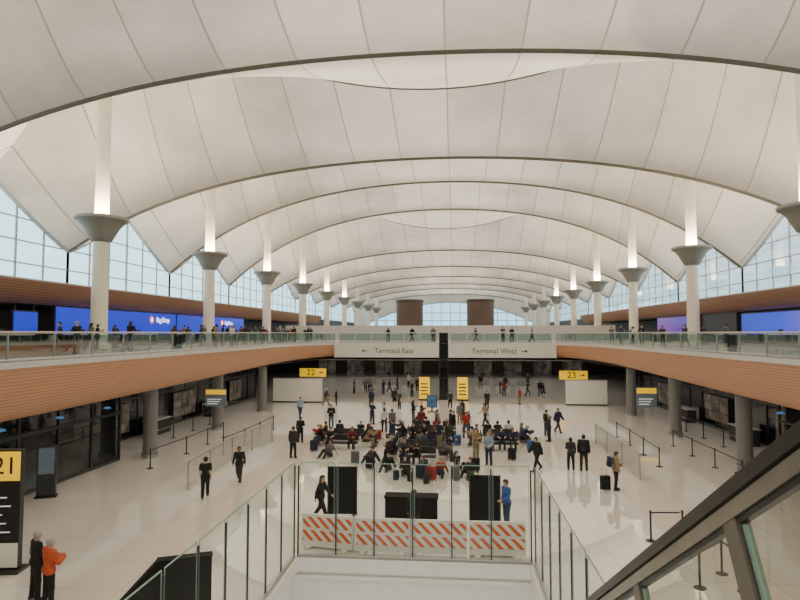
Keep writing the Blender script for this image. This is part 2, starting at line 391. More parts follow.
# ------------------------------------------------------------------ mast columns
shaft = MB().lathe([(.75, DK), (.75, DK+.3), (.56, DK+.35), (.50, 13.3)], 24).mesh('shaft', CREAM, True)
capm = MB().lathe([(.53, 13.2), (.66, 13.25), (.80, 13.5), (1.18, 14.2), (1.48, 14.55), (1.66, 14.62), (1.70, 14.66), (1.70, 14.86), (1.62, 14.9), (.5, 14.9)], 36).mesh('capital', CAPM, True)
ringm = MB().lathe([(1.70, 14.70), (1.73, 14.71), (1.73, 14.82), (1.70, 14.83)], 36).mesh('rim_band', PILL, True)
for k in range(9):
    top = RC.get(k, 23.1)+8.5
    mastm = MB().lathe([(.46, 14.85), (.45, 22), (.42, top)], 28).mesh('mast', CREAM, True)
    for s in (-1, 1):
        side = 'left' if s < 0 else 'right'
        t = thing('mast_column', 'cream roof mast with cone-shaped grey capital, %s from the camera along the %s deck' % (ORD[k], side), 'column', (s*22.9, MY0+SP*k, 0), 0, 'roof mast columns')
        inst('shaft', shaft, t); c_ = inst('capital', capm, t); inst('mast', mastm, t); inst('rim_band', ringm, c_)
lowm = MB().lathe([(.45, 0), (.45, .25), (.39, .28), (.39, 4.1)], 28).mesh('shaft', PILD, True)
lowb = MB().lathe([(.47, 0), (.47, .16), (.40, .2)], 28).mesh('base_ring', STEEL, True)
for s in (-1, 1):
    for Y, w in ((33, 'nearest'), (42.8, 'middle'), (53, 'farthest')):
        t = thing('round_pillar', 'round grey pillar under the %s balcony, %s of three' % ('left' if s < 0 else 'right', w), 'pillar', (s*16.1, Y, 0), 0, 'pillars under the balconies')
        inst('shaft', lowm, t); inst('base_ring', lowb, t)

# ------------------------------------------------------------------ railings
def railing(pts, label):
    t = thing('balcony_railing', label, 'railing', (pts[0][0], pts[0][1], DK)); o0 = Vector((pts[0][0], pts[0][1], 0))
    P = [Vector((p[0], p[1], 0))-o0 for p in pts]
    MB().tube([p+Vector((0, 0, 1.08)) for p in P], .045, 8).obj('top_rail', STEEL, t, True)
    MB().tube([p+Vector((0, 0, .08)) for p in P], .05, 6).obj('base_channel', STEEL, t, True)
    pm = MB().box(-.03, .03, -.03, .03, 0, 1.06).mesh('post', STEEL)
    for i, p in enumerate(P):
        inst('post', pm, t, p)
        if i < len(P)-1:
            q = P[i+1]; d = (q-p).normalized()*.06
            MB().bar(p+d+Vector((0, 0, .57)), q-d+Vector((0, 0, .57)), .015, .84).obj('glass_panel', GLASSR, t)
for s in (1, -1):
    pts = [(s*(p[0]+q[0]*.12), p[1]+q[1]*.12) for p, q in zip(path, PN)][1:]
    railing(pts, 'glass railing with steel top rail along the %s balcony' % ('left' if s == 1 else 'right'))
railing([(x, 63.68) for x in np.linspace(-11.2, -.7, 7)], 'glass railing along the bridge above the Terminal East sign')
railing([(x, 63.68) for x in np.linspace(.7, 11.2, 7)], 'glass railing along the bridge above the Terminal West sign')

# ------------------------------------------------------------------ bridge signs, lift
def arrow(s, flip):
    b = MB(); f = -1 if flip else 1
    b.add([(f*x*s, 0, z*s) for x, z in ((-.5, -.07), (.1, -.07), (.1, -.3), (.5, 0), (.1, .3), (.1, .07), (-.5, .07))], [tuple(range(7)) if not flip else tuple(range(6, -1, -1))]); return b
t = thing('wall_sign', 'dark Terminal East lettering with left arrow on the pale bridge front', 'sign', (-5.6, 63.39, 5.1))
text('lettering', 'Terminal East', .76, SBLACK, t, (.35, 0, 0), (R(90), 0, 0)); arrow(.62, True).obj('arrow', SBLACK, t, loc=(-2.8, 0, 0))
t = thing('wall_sign', 'dark Terminal West lettering with right arrow on the pale bridge front', 'sign', (5.6, 63.39, 5.1))
text('lettering', 'Terminal West', .76, SBLACK, t, (-.35, 0, 0), (R(90), 0, 0)); arrow(.62, False).obj('arrow', SBLACK, t, loc=(2.8, 0, 0))
t = thing('lift_shaft', 'narrow dark glazed lift shaft in the gap between the bridge halves', 'lift', (0, 63.95, 0))
MB().box(-.42, .42, -.42, .42, .1, 7.0).obj('glazing', DGLASS, t)
b = MB()
for x in (-.44, .44):
    for y in (-.44, .44): b.box(x-.04, x+.04, y-.04, y+.04, 0, 7.05)
for z in (.06, 2.3, 4.2, 5.9, 7.0): b.box(-.47, .47, -.48, -.42, z-.04, z+.04)
b.obj('frame', DSTEEL, t)

def yellow_sign(x, y, z, num, label):
    t = thing('hanging_sign', label, 'sign', (x, y, z), 0, 'hanging yellow number signs')
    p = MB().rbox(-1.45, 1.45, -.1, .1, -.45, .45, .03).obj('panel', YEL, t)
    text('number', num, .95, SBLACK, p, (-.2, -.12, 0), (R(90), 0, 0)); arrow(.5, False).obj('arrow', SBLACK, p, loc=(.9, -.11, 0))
    for dx in (-1.1, 1.1): MB().tube([(dx, 0, .4), (dx, 0, 4.1-z)], .03, 6).obj('rod', DSTEEL, t)
yellow_sign(-14.2, 64.4, 2.72, '22', 'yellow hanging sign numbered 22 below the left end of the bridge')
yellow_sign(13.5, 64.4, 2.60, '23', 'yellow hanging sign numbered 23 below the right end of the bridge')
def hung_sign(x, y, z, w, h, label):
    t = thing('queue_sign', label, 'sign', (x, y, z), 0, 'signs hung under the balconies')
    pn = MB().rbox(-w/2, w/2, -.06, .06, -h/2, h/2, .02).obj('panel', BLGREY, t)
    MB().box(-w*.48, w*.48, -.075, -.062, h*.2, h*.47).obj('header', YEL, pn)
    b = MB()
    for i in range(3): b.box(-w*.4, w*(.1+.1*i), -.075, -.062, -h*.36+i*h*.13, -h*.32+i*h*.13)
    b.obj('text_lines', SWHITE, pn)
    for dx in (-w*.35, w*.35): MB().tube([(dx, 0, h/2-.02), (dx, 0, 4.12-z)], .022, 8).obj('rod', DSTEEL, t, True)
hung_sign(-15.6, 41.2, 2.45, 1.5, 1.2, 'blue-grey sign with yellow header hung under the left balcony')
hung_sign(15.7, 47.6, 2.1, 1.5, 1.5, 'blue-grey sign with yellow header hung under the right balcony')

for x, lab in ((-2.0, 'left'), (1.95, 'right')):
    t = thing('information_totem', 'yellow upright information totem below the bridge, %s of the lift shaft' % lab, 'totem', (x, 63.0, 0), 0, 'yellow information totems')
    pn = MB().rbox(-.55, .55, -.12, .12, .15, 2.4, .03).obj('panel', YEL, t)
    MB().box(-.6, .6, -.25, .25, 0, .15).obj('base', DARK, t)
    b = MB()
    for i in range(4): b.box(-.4, .4-.1*(i % 2), -.135, -.125, .6+i*.35, .72+i*.35)
    b.obj('text_lines', SBLACK, pn)
t = thing('display_screen', 'dim blue upright display screen standing behind the waiting crowd', 'screen', at(432, 412))
MB().rbox(-.45, .45, -.07, .07, .4, 1.5, .03).obj('frame', DARK, t); MB().box(-.39, .39, -.085, -.075, .46, 1.44).obj('display', DIMB, t)
MB().box(-.4, .4, -.22, .22, 0, .05).obj('foot', DARK, t); MB().box(-.06, .06, -.05, .05, .05, .42).obj('stem', DARK, t)

for x0, x1, s in ((-17.2, -12.2, 'left'), (11.9, 15.8, 'right')):
    t = thing('partition_wall', 'low white partition wall below the %s end of the bridge' % s, 'partition', ((x0+x1)/2, 60, 0))
    w = (x1-x0)/2
    MB().box(-w, w, -.12, .12, .12, 2.35).obj('panel', WHITE, t); MB().box(-w-.05, w+.05, -.15, .15, 2.35, 2.43).obj('cap', LGREY, t); MB().box(-w, w, -.14, .14, 0, .12).obj('plinth', DARK, t)
cp = None
for i, x in enumerate((-10.5, -7.8, -5.1, 4.9, 7.6, 10.3)):
    lab = 'grey checkpoint counter in the shade under the bridge, %s from left' % ORD[i]
    if cp is None:
        cp = thing('checkpoint_counter', lab, 'counter', (x, 82, 0), 0, 'checkpoint counters')
        MB().rbox(-.9, .9, -.35, .35, 0, 1.05, .03).obj('body', PILL, cp); MB().rbox(-.95, .95, -.4, .4, 1.05, 1.1, .01).obj('top', DARK, cp)
        mo = MB().rbox(-.3, .3, -.04, .04, 1.25, 1.65, .01).obj('monitor', BLACK, cp); MB().box(-.26, .26, .041, .046, 1.28, 1.62).obj('display', TEAL, mo); MB().box(-.05, .05, -.03, .03, 1.1, 1.27).obj('monitor_stand', BLACK, cp)
    else: dup(cp, (x, 82, 0), 0, lab)
dn = 1
for x in (-21, -16, -11, -6, 6, 11, 16, 21):
    d_ = struct(MB().box(x-1.5, x+1.5, 103.93, 103.98, .02, 2.75).obj('door_%d' % dn, OPEN)); dn += 1
    b = MB()
    for sx in (-1.6, 0, 1.5): b.box(x+sx, x+sx+.1, 103.85, 104, 0, 2.85)
    b.box(x-1.6, x+1.6, 103.85, 104, 2.75, 2.9); b.box(x-1.6, x+1.6, 103.88, 104, 2.1, 2.16)
    b.obj('door_frame', DSTEEL, d_)

RIM = M('drum_rim', (.07, .048, .04))
for x, s in ((-7.0, 'left'), (5.9, 'right')):
    t = thing('drum_tower', 'round brown-clad drum on the far upper level, %s of the pair' % s, 'tower', (x, 110, DK), 0, 'brown drums')
    MB().lathe([(2.45, 0), (2.45, 6.9), (2.3, 6.9)], 36).obj('cladding', BROWN, t, True)
    MB().lathe([(2.55, 6.75), (2.6, 6.8), (2.6, 7.1), (2.5, 7.15)], 36).obj('rim', RIM, t, True)

# ------------------------------------------------------------------ upper screens and counters
def vscreen(x, y0, y1, z0, z1, m, label, side, txt=None):
    t = thing('video_wall', label, 'screen', (x, (y0+y1)/2, z0)); h = (y1-y0)/2; f = 1 if side < 0 else -1; zt = (z1-z0)*.68
    MB().box(-.1, .1, -h-.1, h+.1, -.1, z1-z0+.1).obj('frame', DARK, t)
    dsp = MB().box(f*.1, f*.13, -h, h, 0, z1-z0).obj('display', m, t)
    for q in (-h*.8, h*.8): MB().tube([(0, q, z1-z0), (0, q, 8.95-z0)], .05, 6).obj('hanger', DARK, t)
    for q in (txt or ()):
        text('lettering', 'Bag Drop', .66, SLIT, dsp, (f*.17, q+.45, zt), (R(90), 0, R(90)*f))
        MB().tube([(f*.13, q-1.7, zt), (f*.18, q-1.7, zt)], .32, 20).obj('logo', ORANGE, dsp)
        MB().tube([(f*.18, q-1.7, zt), (f*.2, q-1.7, zt)], .15, 20).obj('logo_center', SLIT, dsp)
vscreen(-27.0, 40.0, 58.3, 6.9, 8.85, BLUE, 'long blue video wall reading Bag Drop, nearer one on left deck', -1, (6.0,))
vscreen(-27.0, 58.6, 78.0, 6.9, 8.85, BLUE, 'long blue video wall reading Bag Drop, farther one on left deck', -1, (3.8,))
vscreen(-27.2, 32.3, 34.6, 6.95, 8.4, TEAL, 'small blue screen at the left edge of the left deck', -1)
vscreen(-27.2, 36.2, 38.4, 6.95, 8.4, BLUE, 'small plain blue screen beside the long blue video wall', -1)
vscreen(27.0, 66, 79, 6.9, 8.85, PURP, 'dark purple video screen on the right deck beside the black panel', 1)
vscreen(27.2, 44.0, 57.0, 6.9, 8.7, INDIGO, 'bright violet-blue video screen at the right edge of the right deck', 1)
vscreen(27.2, 58.0, 65.6, 6.6, 8.85, DARK, 'black unlit screen between the purple and violet-blue screens', 1)
b0 = None
for s, ys in ((-1, (34, 42, 50, 58, 66, 74)), (1, (48, 57, 66, 75))):
    for i, y in enumerate(ys):
        lab = 'dark check-in counter on the %s deck, %s from the camera' % ('left' if s < 0 else 'right', ORD[i])
        if b0 is None:
            b0 = thing('check_in_counter', lab, 'counter', (s*26.0, y, DK), 0, 'check-in counters')
            MB().rbox(-.4, .4, -2, 2, 0, .9, .03).obj('body', DARKW, b0); MB().rbox(-.5, .5, -2.05, 2.05, .9, .98, .02).obj('top', GREYW, b0)
            mo = MB().box(-.25, -.2, -.3, .3, 1.0, 1.35).obj('monitor', BLACK, b0); MB().box(-.24, -.2, -.04, .04, .96, 1.1).obj('stand', BLACK, mo)
        else: dup(b0, (s*26.0, y, DK), 0, lab)

# ------------------------------------------------------------------ lower level shopfronts
def shopfront(x, y0, y1):
    global wn
    wn += 1
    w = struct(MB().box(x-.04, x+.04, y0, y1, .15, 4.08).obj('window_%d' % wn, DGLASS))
    fr = MB(); n = int((y1-y0)/2.4)
    for i in range(n+1):
        y = y0+(y1-y0)*i/n; fr.box(x-.1, x+.1, y-.05, y+.05, 0, 4.08)
    for z in (.08, 2.6, 4.0): fr.box(x-.09, x+.09, y0, y1, z-.07, z+.07)
    fr.obj('window_frame', DSTEEL, w)
shopfront(-17.4, 6, 32.0); shopfront(17.4, 8, 32.0)
b = MB(); b.box(-24, -17.4, 32.0, 32.2, 0, 4.08); struct(b.obj('wall_left_return', DARKW))
b = MB(); b.box(17.4, 24, 32, 32.2, 0, 4.08); struct(b.obj('wall_right_return', DARKW))
shopfront(-20.5, 32.2, 64); shopfront(20.5, 32.2, 64)
for s in (-1, 1):
    sd = 'left' if s < 0 else 'right'
    for i, (y, hl, z, h) in enumerate(((36.6, 1.6, .5, 1.9), (46.4, 2.0, .5, 1.9), (57.5, 1.6, .5, 1.9))):
        t = thing('lit_shop_window', 'dim shop window display on the dark front under the %s balcony, %s from the camera' % (sd, ORD[i]), 'shop window', (s*20.32, y, z), 0, 'shop window displays')
        MB().rbox(-.07, .07, -hl, hl, 0, h, .02).obj('frame', DARK, t); d_ = MB().box(-s*.071, -s*.078, -hl+.07, hl-.07, .06, h-.06).obj('display', SHOPL, t)
        b = MB()
        for q in (-.35, .3): b.box(-s*.078, -s*.09, hl*q, hl*q+.06, .06, h-.06)
        for q in (.35, .68): b.box(-s*.078, -s*.09, -hl+.07, hl-.07, h*q, h*q+.05)
        b.obj('shelving', DARK, d_)
    for i, y in enumerate((40.5, 50.3)):
        t = thing('service_counter', 'dark service counter with pale top under the %s balcony, %s from the camera' % (sd, ORD[i]), 'counter', (s*19.5, y, 0), 0, 'service counters')
        MB().rbox(-.35, .35, -1.3, 1.3, 0, 1.0, .03).obj('body', DARKW, t); MB().rbox(-.42, .42, -1.35, 1.35, 1.0, 1.05, .01).obj('top', LGREY, t)
        MB().box(-s*.352, -s*.36, -1.2, 1.2, .3, .36).obj('front_trim', STEEL, t)
pl = None
for i, (x, y) in enumerate(((-16.4, 22), (-16.4, 25.5), (-16.3, 29), (16.4, 30), (16.4, 27))):
    lab = 'small blue pendant lamp under the %s balcony, %s from the camera' % (('left', ORD[i]) if x < 0 else ('right', ORD[4-i]))
    if pl is None:
        pl = thing('pendant_lamp', lab, 'lamp', (x, y, 3.2), 0, 'blue pendant lamps')
        MB().lathe([(.03, .10), (.10, .09), (.17, .04), (.17, 0), (.05, -.02)], 16).obj('shade', WBLUE, pl, True); MB().tube([(0, 0, .08), (0, 0, .9)], .012, 5).obj('cord', BLACK, pl)
    else: dup(pl, (x, y, 3.2), 0, lab)

# ------------------------------------------------------------------ glass enclosure round the void
def enclosure(a, bb, n, label, h=2.95):
    a = Vector(a); bb = Vector(bb); t = thing('glass_screen', label, 'glass screen', a); d = bb-a
    pm = MB().box(-.022, .022, -.03, .03, 0, h-.12).mesh('post', DSTEEL)
    for i in range(n+1):
        inst('post', pm, t, d*(i/n))
        if i < n:
            e = d.normalized()*.06
            p, q = d*(i/n)+e, d*((i+1)/n)-e
            g_ = MB().add([p+Vector((0, 0, .12)), q+Vector((0, 0, .12)), q+Vector((0, 0, h-.03)), p+Vector((0, 0, h-.03))], [(0, 1, 2, 3)]).obj('glass_panel', GLASSF, t)
            MB().bar(p+Vector((0, 0, h-.02)), q+Vector((0, 0, h-.02)), .022, .022).bar(p+Vector((0, 0, .12)), p+Vector((0, 0, h-.02)), .014, .014).bar(q+Vector((0, 0, .12)), q+Vector((0, 0, h-.02)), .014, .014).obj('glass_edge', GEDGE, g_)
    MB().bar(Vector((0, 0, .06)), d+Vector((0, 0, .06)), .09, .12).obj('base_channel', ALU, t)
enclosure((VX0-.12, 3, 0), (VX0-.12, VY1+.1, 0), 11, 'tall glass screen along the left side of the floor opening')
enclosure((VX1+.12, 3, 0), (VX1+.12, VY1+.1, 0), 11, 'tall glass screen along the right side of the floor opening')
enclosure((VX0, VY1+.12, 0), (VX1, VY1+.12, 0), 6, 'tall glass screen across the far end of the floor opening')

bar0 = None
spots = [(-3.02, 19.62, -.17, 'leftmost'), (-1.2, 19.42, -.03, 'second from left'), (.6, 19.4, .01, 'third from left'), (2.42, 19.42, .02, 'rightmost')]
for i, (x, y, a, w) in enumerate(spots):
    lab = 'white barrier with orange striped boards behind the glass, %s of four' % w
    if bar0 is None:
        bar0 = thing('safety_barrier', lab, 'barrier', (x, y, 0), a, 'striped safety barriers')
        b = MB().prism([(-.13, .08), (.13, .08), (.10, .24), (-.10, .24)], -.88, .88)
        for x0 in (-.88, -.04, .80): b.prism([(-.09, .22), (.09, .22), (.07, 1.04), (-.07, 1.04)], x0, x0+.08)
        b.prism([(-.08, .56), (.08, .56), (.08, .70), (-.08, .70)], -.88, .88); b.prism([(-.075, 1.0), (.075, 1.0), (.06, 1.08), (-.06, 1.08)], -.88, .88)
        b.obj('frame', PLAST, bar0)
        for z0, z1 in ((.26, .58), (.67, 1.01)):
            MB().rbox(-.84, .84, -.105, -.08, z0, z1, .006).obj('striped_board', STRIPE, bar0)
        for sx in (-.62, .62): MB().rbox(sx-.09, sx+.09, -.27, .27, 0, .09, .02).obj('foot', PLAST, bar0)
        for z in (.4, .75): MB().tube([(.88, 0, z), (.88, 0, z+.12)], .03, 10).obj('hinge', PLAST, bar0, True)
    else: dup(bar0, (x, y, 0), a, lab)
for x, y, a, w, ht in ((-3.22, 23.2, .05, 'left', 1.85), (2.2, 22.7, -.05, 'right', 1.75)):
    t = thing('display_board', 'tall black display board behind the barriers, %s of the black desk' % w, 'board', (x, y, 0), a, 'black display boards')
    MB().rbox(-.52, .52, -.05, .05, .06, ht, .02).obj('panel', MATBLK, t)
    b = MB()
    for sx in (-.55, .55): b.tube([(sx, 0, .03), (sx, 0, ht+.02)], .03, 8)
    b.obj('frame', DSTEEL, t)
    for sx in (-.45, .45): MB().rbox(sx-.05, sx+.05, -.3, .3, 0, .05, .015).obj('foot', DSTEEL, t)
t = thing('desk', 'low black desk between the two black display boards', 'desk', (-.5, 22.6, 0))
MB().rbox(-1.0, 1.0, -.35, .35, .94, 1.0, .01).obj('top', MATBLK, t); MB().box(-.95, .95, -.3, -.27, .06, .94).obj('front_panel', MATBLK, t)
for sx in (-.96, .93): MB().box(sx, sx+.03, -.3, .3, 0, .94).obj('side_panel', BLACK, t)
MB().box(-.02, .02, -.32, -.3, .06, .94).obj('seam_trim', DSTEEL, t)
t = thing('equipment_cabinet', 'large black cabinet with sloped end on the floor left of the glass enclosure', 'cabinet', (-5.0, 14.3, 0), R(25))
pf = [(-2.0, 0), (.25, 0), (.25, 1.6), (-1.0, 1.6), (-2.0, .55)]
b = MB(); b.add([(x, 0, z) for x, z in pf]+[(x, .25, z) for x, z in pf], [tuple(range(5)), tuple(range(9, 4, -1))]+[(i, i+5, (i+1) % 5+5, (i+1) % 5) for i in range(5)])
b.obj('body', MATBLK, t)
b = MB(); b.box(-.42, -.40, -.012, 0, .1, 1.55); b.box(-1.0, .27, -.02, .27, 1.6, 1.63); b.obj('edge_trim', MATBLK, t)
p = at(18, 572)
t = thing('sign_totem', 'tall black sign totem with yellow 21 panel at the lower left', 'sign', (p.x-.55, p.y, 0), R(8))
bd = MB().rbox(-.55, .55, -.12, .12, .1, 3.55, .02).obj('body', BLACK, t); yp = MB().box(-.54, .54, -.135, -.125, 2.65, 3.5).obj('number_panel', YEL, t)
text('number', '21', .72, SBLACK, yp, (.1, -.14, 3.07), (R(90), 0, 0))
b = MB()
for i in range(5): b.box(-.4, .3-.12*(i % 3), -.135, -.125, 1.15+.25*i, 1.18+.25*i)
b.obj('text_lines', SWHITE, bd); MB().box(-.54, .54, -.135, -.125, .15, .85).obj('lower_panel', WHITE, t); MB().box(-.65, .65, -.3, .3, 0, .1).obj('base', DARK, t)
p = at(46, 497)
t = thing('information_kiosk', 'dark grey upright kiosk with screen against the left shopfront', 'kiosk', p, R(25))
bd = MB().rbox(-.36, .36, -.15, .15, .05, 2.2, .04).obj('body', DSTEEL, t); MB().box(-.3, .3, -.165, -.155, 1.0, 2.1).obj('screen', M('kiosk_screen', (.10, .13, .16), .2, emit=.3), bd); MB().rbox(-.42, .42, -.25, .25, 0, .06, .02).obj('base', BLACK, t)

# ------------------------------------------------------------------ stair balustrade by camera (right)
gx = CAM.x+1.0; SL = .6006
t = thing('stair_balustrade', 'dark handrail with metal band over framed glass of the stair at lower right', 'balustrade', (gx, 0, 0))
Y0 = .834/SL; dv = Vector((0, 1, -SL)).normalized(); pv = Vector((0, -SL, -1)).normalized()
A = Vector((0, Y0, 6.97)); Bp = A+dv*11.0
b = MB(); b.bar((0, -2.5, 6.97), A, .075, .05); b.bar(A-dv*.02, Bp, .075, .05); b.obj('handrail', M('handrail_dark', (.03, .027, .022), .35), t)
b = MB(); b.bar(A+pv*.06-dv*.05, Bp+pv*.06, .05, .055); b.obj('rail_band', M('rail_band_bronze', (.34, .31, .26), .3, .6), t)
b = MB(); b.bar(A+pv*.1-dv*.05, Bp+pv*.1, .03, .02); b.obj('glass_channel', DSTEEL, t)
for i in range(8):
    q = A+dv*(1.10+1.35*i-1.35)
    if (q-A).dot(dv) < 0: q = A+dv*.0
    MB().bar(q+pv*.09, q+pv*.92, .05, .11, 0, dv).obj('post', BRONZE, t)
    e = A+dv*(1.10+1.35*i)
    if e.z > 1.0:
        g_ = MB().add([q+dv*.08+pv*.12, e-dv*.08+pv*.12, e-dv*.08+pv*.87, q+dv*.08+pv*.87], [(0, 1, 2, 3)]).obj('glass_panel', GLASST, t)
        b = MB()
        for u, v in (((.08, .875), (-.08, .875)),): b.bar(q+dv*u[0]+pv*u[1], e+dv*v[0]+pv*v[1], .03, .03)
        b.bar(q+dv*.075+pv*.12, q+dv*.075+pv*.87, .02, .02); b.bar(e-dv*.075+pv*.12, e-dv*.075+pv*.87, .02, .02)
        b.obj('panel_frame', GEDGE, g_)
b = MB(); b.bar(A+pv*.98, Bp+pv*.98, .10, .16); b.obj('stringer', BRONZE, t)

# ------------------------------------------------------------------ queue stanchions
sm = dict(base=MB().lathe([(.17, 0), (.17, .02), (.03, .04)], 16).mesh('base', BLACK, True), post=MB().tube([(0, 0, .03), (0, 0, .96)], .032, 10).mesh('post', BLACK, True), belt_head=MB().lathe([(.04, .90), (.045, .92), (.045, 1.0), (.02, 1.02)], 12).mesh('belt_head', DSTEEL, True))
def stanch_row(pts, label):
    pts = [Vector((p[0], p[1], 0)) for p in pts]
    for i, p in enumerate(pts):
        t = thing('queue_stanchion', label % ORD[i], 'stanchion', p, 0, 'queue barrier posts')
        for k, me in sm.items(): inst(k, me, t)
        if i < len(pts)-1:
            d = pts[i+1]-p; e = d.normalized()*.09
            MB().bar(Vector((0, 0, .94)), d-e+Vector((0, 0, .94)), .006, .05).obj('belt', BELT, t)
stanch_row([(-14.6, 30.2), (-14.4, 34), (-14.4, 37), (-14.4, 39.6)], 'black queue post in left outer belt row, %s from camera')
stanch_row([(-12.2, 34), (-12, 37), (-12, 40), (-12, 43)], 'black queue post in left inner belt row, %s from camera')
stanch_row([(-17.6, 36), (-17.6, 39), (-17.6, 42), (-17.6, 45)], 'black queue post in left rear belt row, %s from camera')
stanch_row([(13.2, 27.5), (14.6, 30), (14.6, 33), (14.6, 36), (14.6, 39)], 'black queue post in right outer belt row, %s from camera')
stanch_row([(11.8, 33), (11.9, 36), (12, 39), (12, 42)], 'black queue post in right inner belt row, %s from camera')
stanch_row([(17.6, 36), (17.6, 39), (17.6, 42), (17.6, 45)], 'black queue post in right rear belt row, %s from camera')
stanch_row([at(651, 541)[:2], at(683, 541)[:2]], 'black queue post near the right glass screen, %s from left')
stanch_row([at(700, 588)[:2], at(722, 574)[:2], at(744, 592)[:2]], 'black queue post seen through the stair glass, %s of its row')
def partition(pts, label):
    pts = [Vector((q.x, q.y, 0)) for q in pts]; t = thing('glass_partition', label, 'partition', pts[0]); P = [q-pts[0] for q in pts]
    for i, q in enumerate(P):
        MB().box(q.x-.03, q.x+.03, q.y-.03, q.y+.03, 0, 1.25).obj('post', STEEL, t)
        if i < len(P)-1:
            MB().bar(q+Vector((0, 0, .65)), P[i+1]+Vector((0, 0, .65)), .02, 1.1).obj('glass_panel', FROST, t)
    MB().tube([q+Vector((0, 0, 1.25)) for q in P], .03, 6).obj('top_rail', STEEL, t)
partition([at(188, 490), at(210, 475), at(232, 461), at(252, 450), at(272, 442)], 'low frosted glass partition between the left queue and the hall')
partition([at(640, 480), at(622, 465), at(607, 453), at(596, 444)], 'low frosted glass partition between the right queue and the hall')

# ------------------------------------------------------------------ PEOPLE
def rc(P, a, b, ra, rb, fx=1.0, fy=1.0):
    a = np.array(a, np.float32); b = np.array(b, np.float32); ab = b-a; pa = P-a
    t = np.clip(pa@ab/max(1e-9, float(ab@ab)), 0, 1); q = pa-t[:, None]*ab
    if fx != 1: q[:, 0] *= fx
    if fy != 1: q[:, 1] *= fy
    return np.sqrt((q*q).sum(1))-(ra+(rb-ra)*t)
def smin(a, b, k):
    if a is None: return b
    h = np.maximum(k-np.abs(a-b), 0)/k; return np.minimum(a, b)-h*h*k*.25
def field(prims, P, k=.035, grow=0.0):
    D = None
    for p in prims: D = smin(D, rc(P, p[0], p[1], p[2]+grow, p[3]+grow, *(p[4:] or (1, 1))), k)
    return D
def nets(Fn, lo, hi, h):
    n = [int(math.ceil((hi[i]-lo[i])/h))+1 for i in range(3)]
    ax = [lo[i]+h*np.arange(n[i]) for i in range(3)]
    G = np.stack(np.meshgrid(*ax, indexing='ij'), -1).reshape(-1, 3).astype(np.float32)
    f = Fn(G).reshape(n); s = f < 0
    nx, ny, nz = n; cor = [(i, j, k) for i in (0, 1) for j in (0, 1) for k in (0, 1)]
    c = [f[i:nx-1+i, j:ny-1+j, k:nz-1+k] for i, j, k in cor]
    acc = np.zeros((nx-1, ny-1, nz-1, 3)); cnt = np.zeros((nx-1, ny-1, nz-1))
    for a in range(8):
        for b in range(a+1, 8):
            d = [cor[b][i]-cor[a][i] for i in range(3)]
            if sum(map(abs, d)) != 1: continue
            m = (c[a] < 0) != (c[b] < 0); den = np.where(m, c[a]-c[b], 1); t = np.where(m, c[a]/den, 0)
            for i in range(3): acc[..., i] += np.where(m, cor[a][i]+t*d[i], 0)
            cnt += m
    act = cnt > 0; idx = -np.ones(act.shape, int); idx[act] = np.arange(act.sum())
    pos = (acc[act]/cnt[act][:, None]+np.argwhere(act))*h+np.array(lo)
    faces = []
    def quads(m, inside, cells):
        w = np.argwhere(m)
        if len(w) == 0: return
        q = np.stack([idx[w[:, 0]+o[0], w[:, 1]+o[1], w[:, 2]+o[2]] for o in cells], 1)
        ins = inside[m]; q[~ins] = q[~ins][:, ::-1]; faces.append(q)
    a = s[:-1, 1:-1, 1:-1]; quads(a != s[1:, 1:-1, 1:-1], a, [(0, 0, 0), (0, 1, 0), (0, 1, 1), (0, 0, 1)])
    a = s[1:-1, :-1, 1:-1]; quads(a != s[1:-1, 1:, 1:-1], a, [(0, 0, 0), (0, 0, 1), (1, 0, 1), (1, 0, 0)])
    a = s[1:-1, 1:-1, :-1]; quads(a != s[1:-1, 1:-1, 1:], a, [(0, 0, 0), (1, 0, 0), (1, 1, 0), (0, 1, 0)])
    fc = np.concatenate(faces); return pos, fc[(fc >= 0).all(1)]
def bounds(prims, g=.06):
    P = np.array([p[i] for p in prims for i in (0, 1)]); r = max(max(p[2], p[3]) for p in prims)+g
    return P.min(0)-r, P.max(0)+r
def nets_mb(Fn, prims, h):
    lo, hi = bounds(prims); v, f = nets(Fn, lo, hi, h); b = MB(); b.add([tuple(map(float, q)) for q in v], [tuple(map(int, q)) for q in f]); return b

SKIN = [M('skin_light', (.62, .40, .30), .55), M('skin_tan', (.45, .27, .18), .55), M('skin_brown', (.26, .14, .09), .55), M('skin_dark', (.12, .065, .045), .55)]
EYE = M('eye_dark', (.02, .015, .012), .2); LIP = M('lips', (.38, .16, .13), .5)
CLOTH = {n: M('cloth_'+n.replace('-', '_'), c, .85, var=.15, scale=5) for n, c in {
    'black': (.010, .010, .012), 'charcoal': (.03, .03, .034), 'grey': (.12, .12, .13), 'white': (.58, .57, .54), 'navy': (.014, .02, .06), 'blue': (.04, .11, .34),
    'pale-blue': (.22, .32, .45), 'red': (.30, .03, .025), 'maroon': (.11, .016, .023), 'green': (.025, .07, .035), 'tan': (.26, .18, .11), 'pink': (.32, .15, .16), 'orange': (.52, .095, .03), 'denim': (.04, .06, .12), 'khaki': (.19, .155, .10)}.items()}
HAIR = {n: M('hair_'+n, c, .6, var=.2, scale=25) for n, c in {'black': (.012, .010, .009), 'brown': (.05, .026, .014), 'blond': (.30, .19, .09), 'grey': (.36, .35, .34)}.items()}
SHOE = {n: M('shoe_'+n, c, .5) for n, c in {'black': (.015, .015, .015), 'white': (.60, .59, .57), 'grey': (.15, .15, .15)}.items()}
def dirv(a, ab=0, sx=1): return np.array([sx*math.sin(ab), -math.sin(a)*math.cos(ab), -math.cos(a)*math.cos(ab)])
POSES = {}
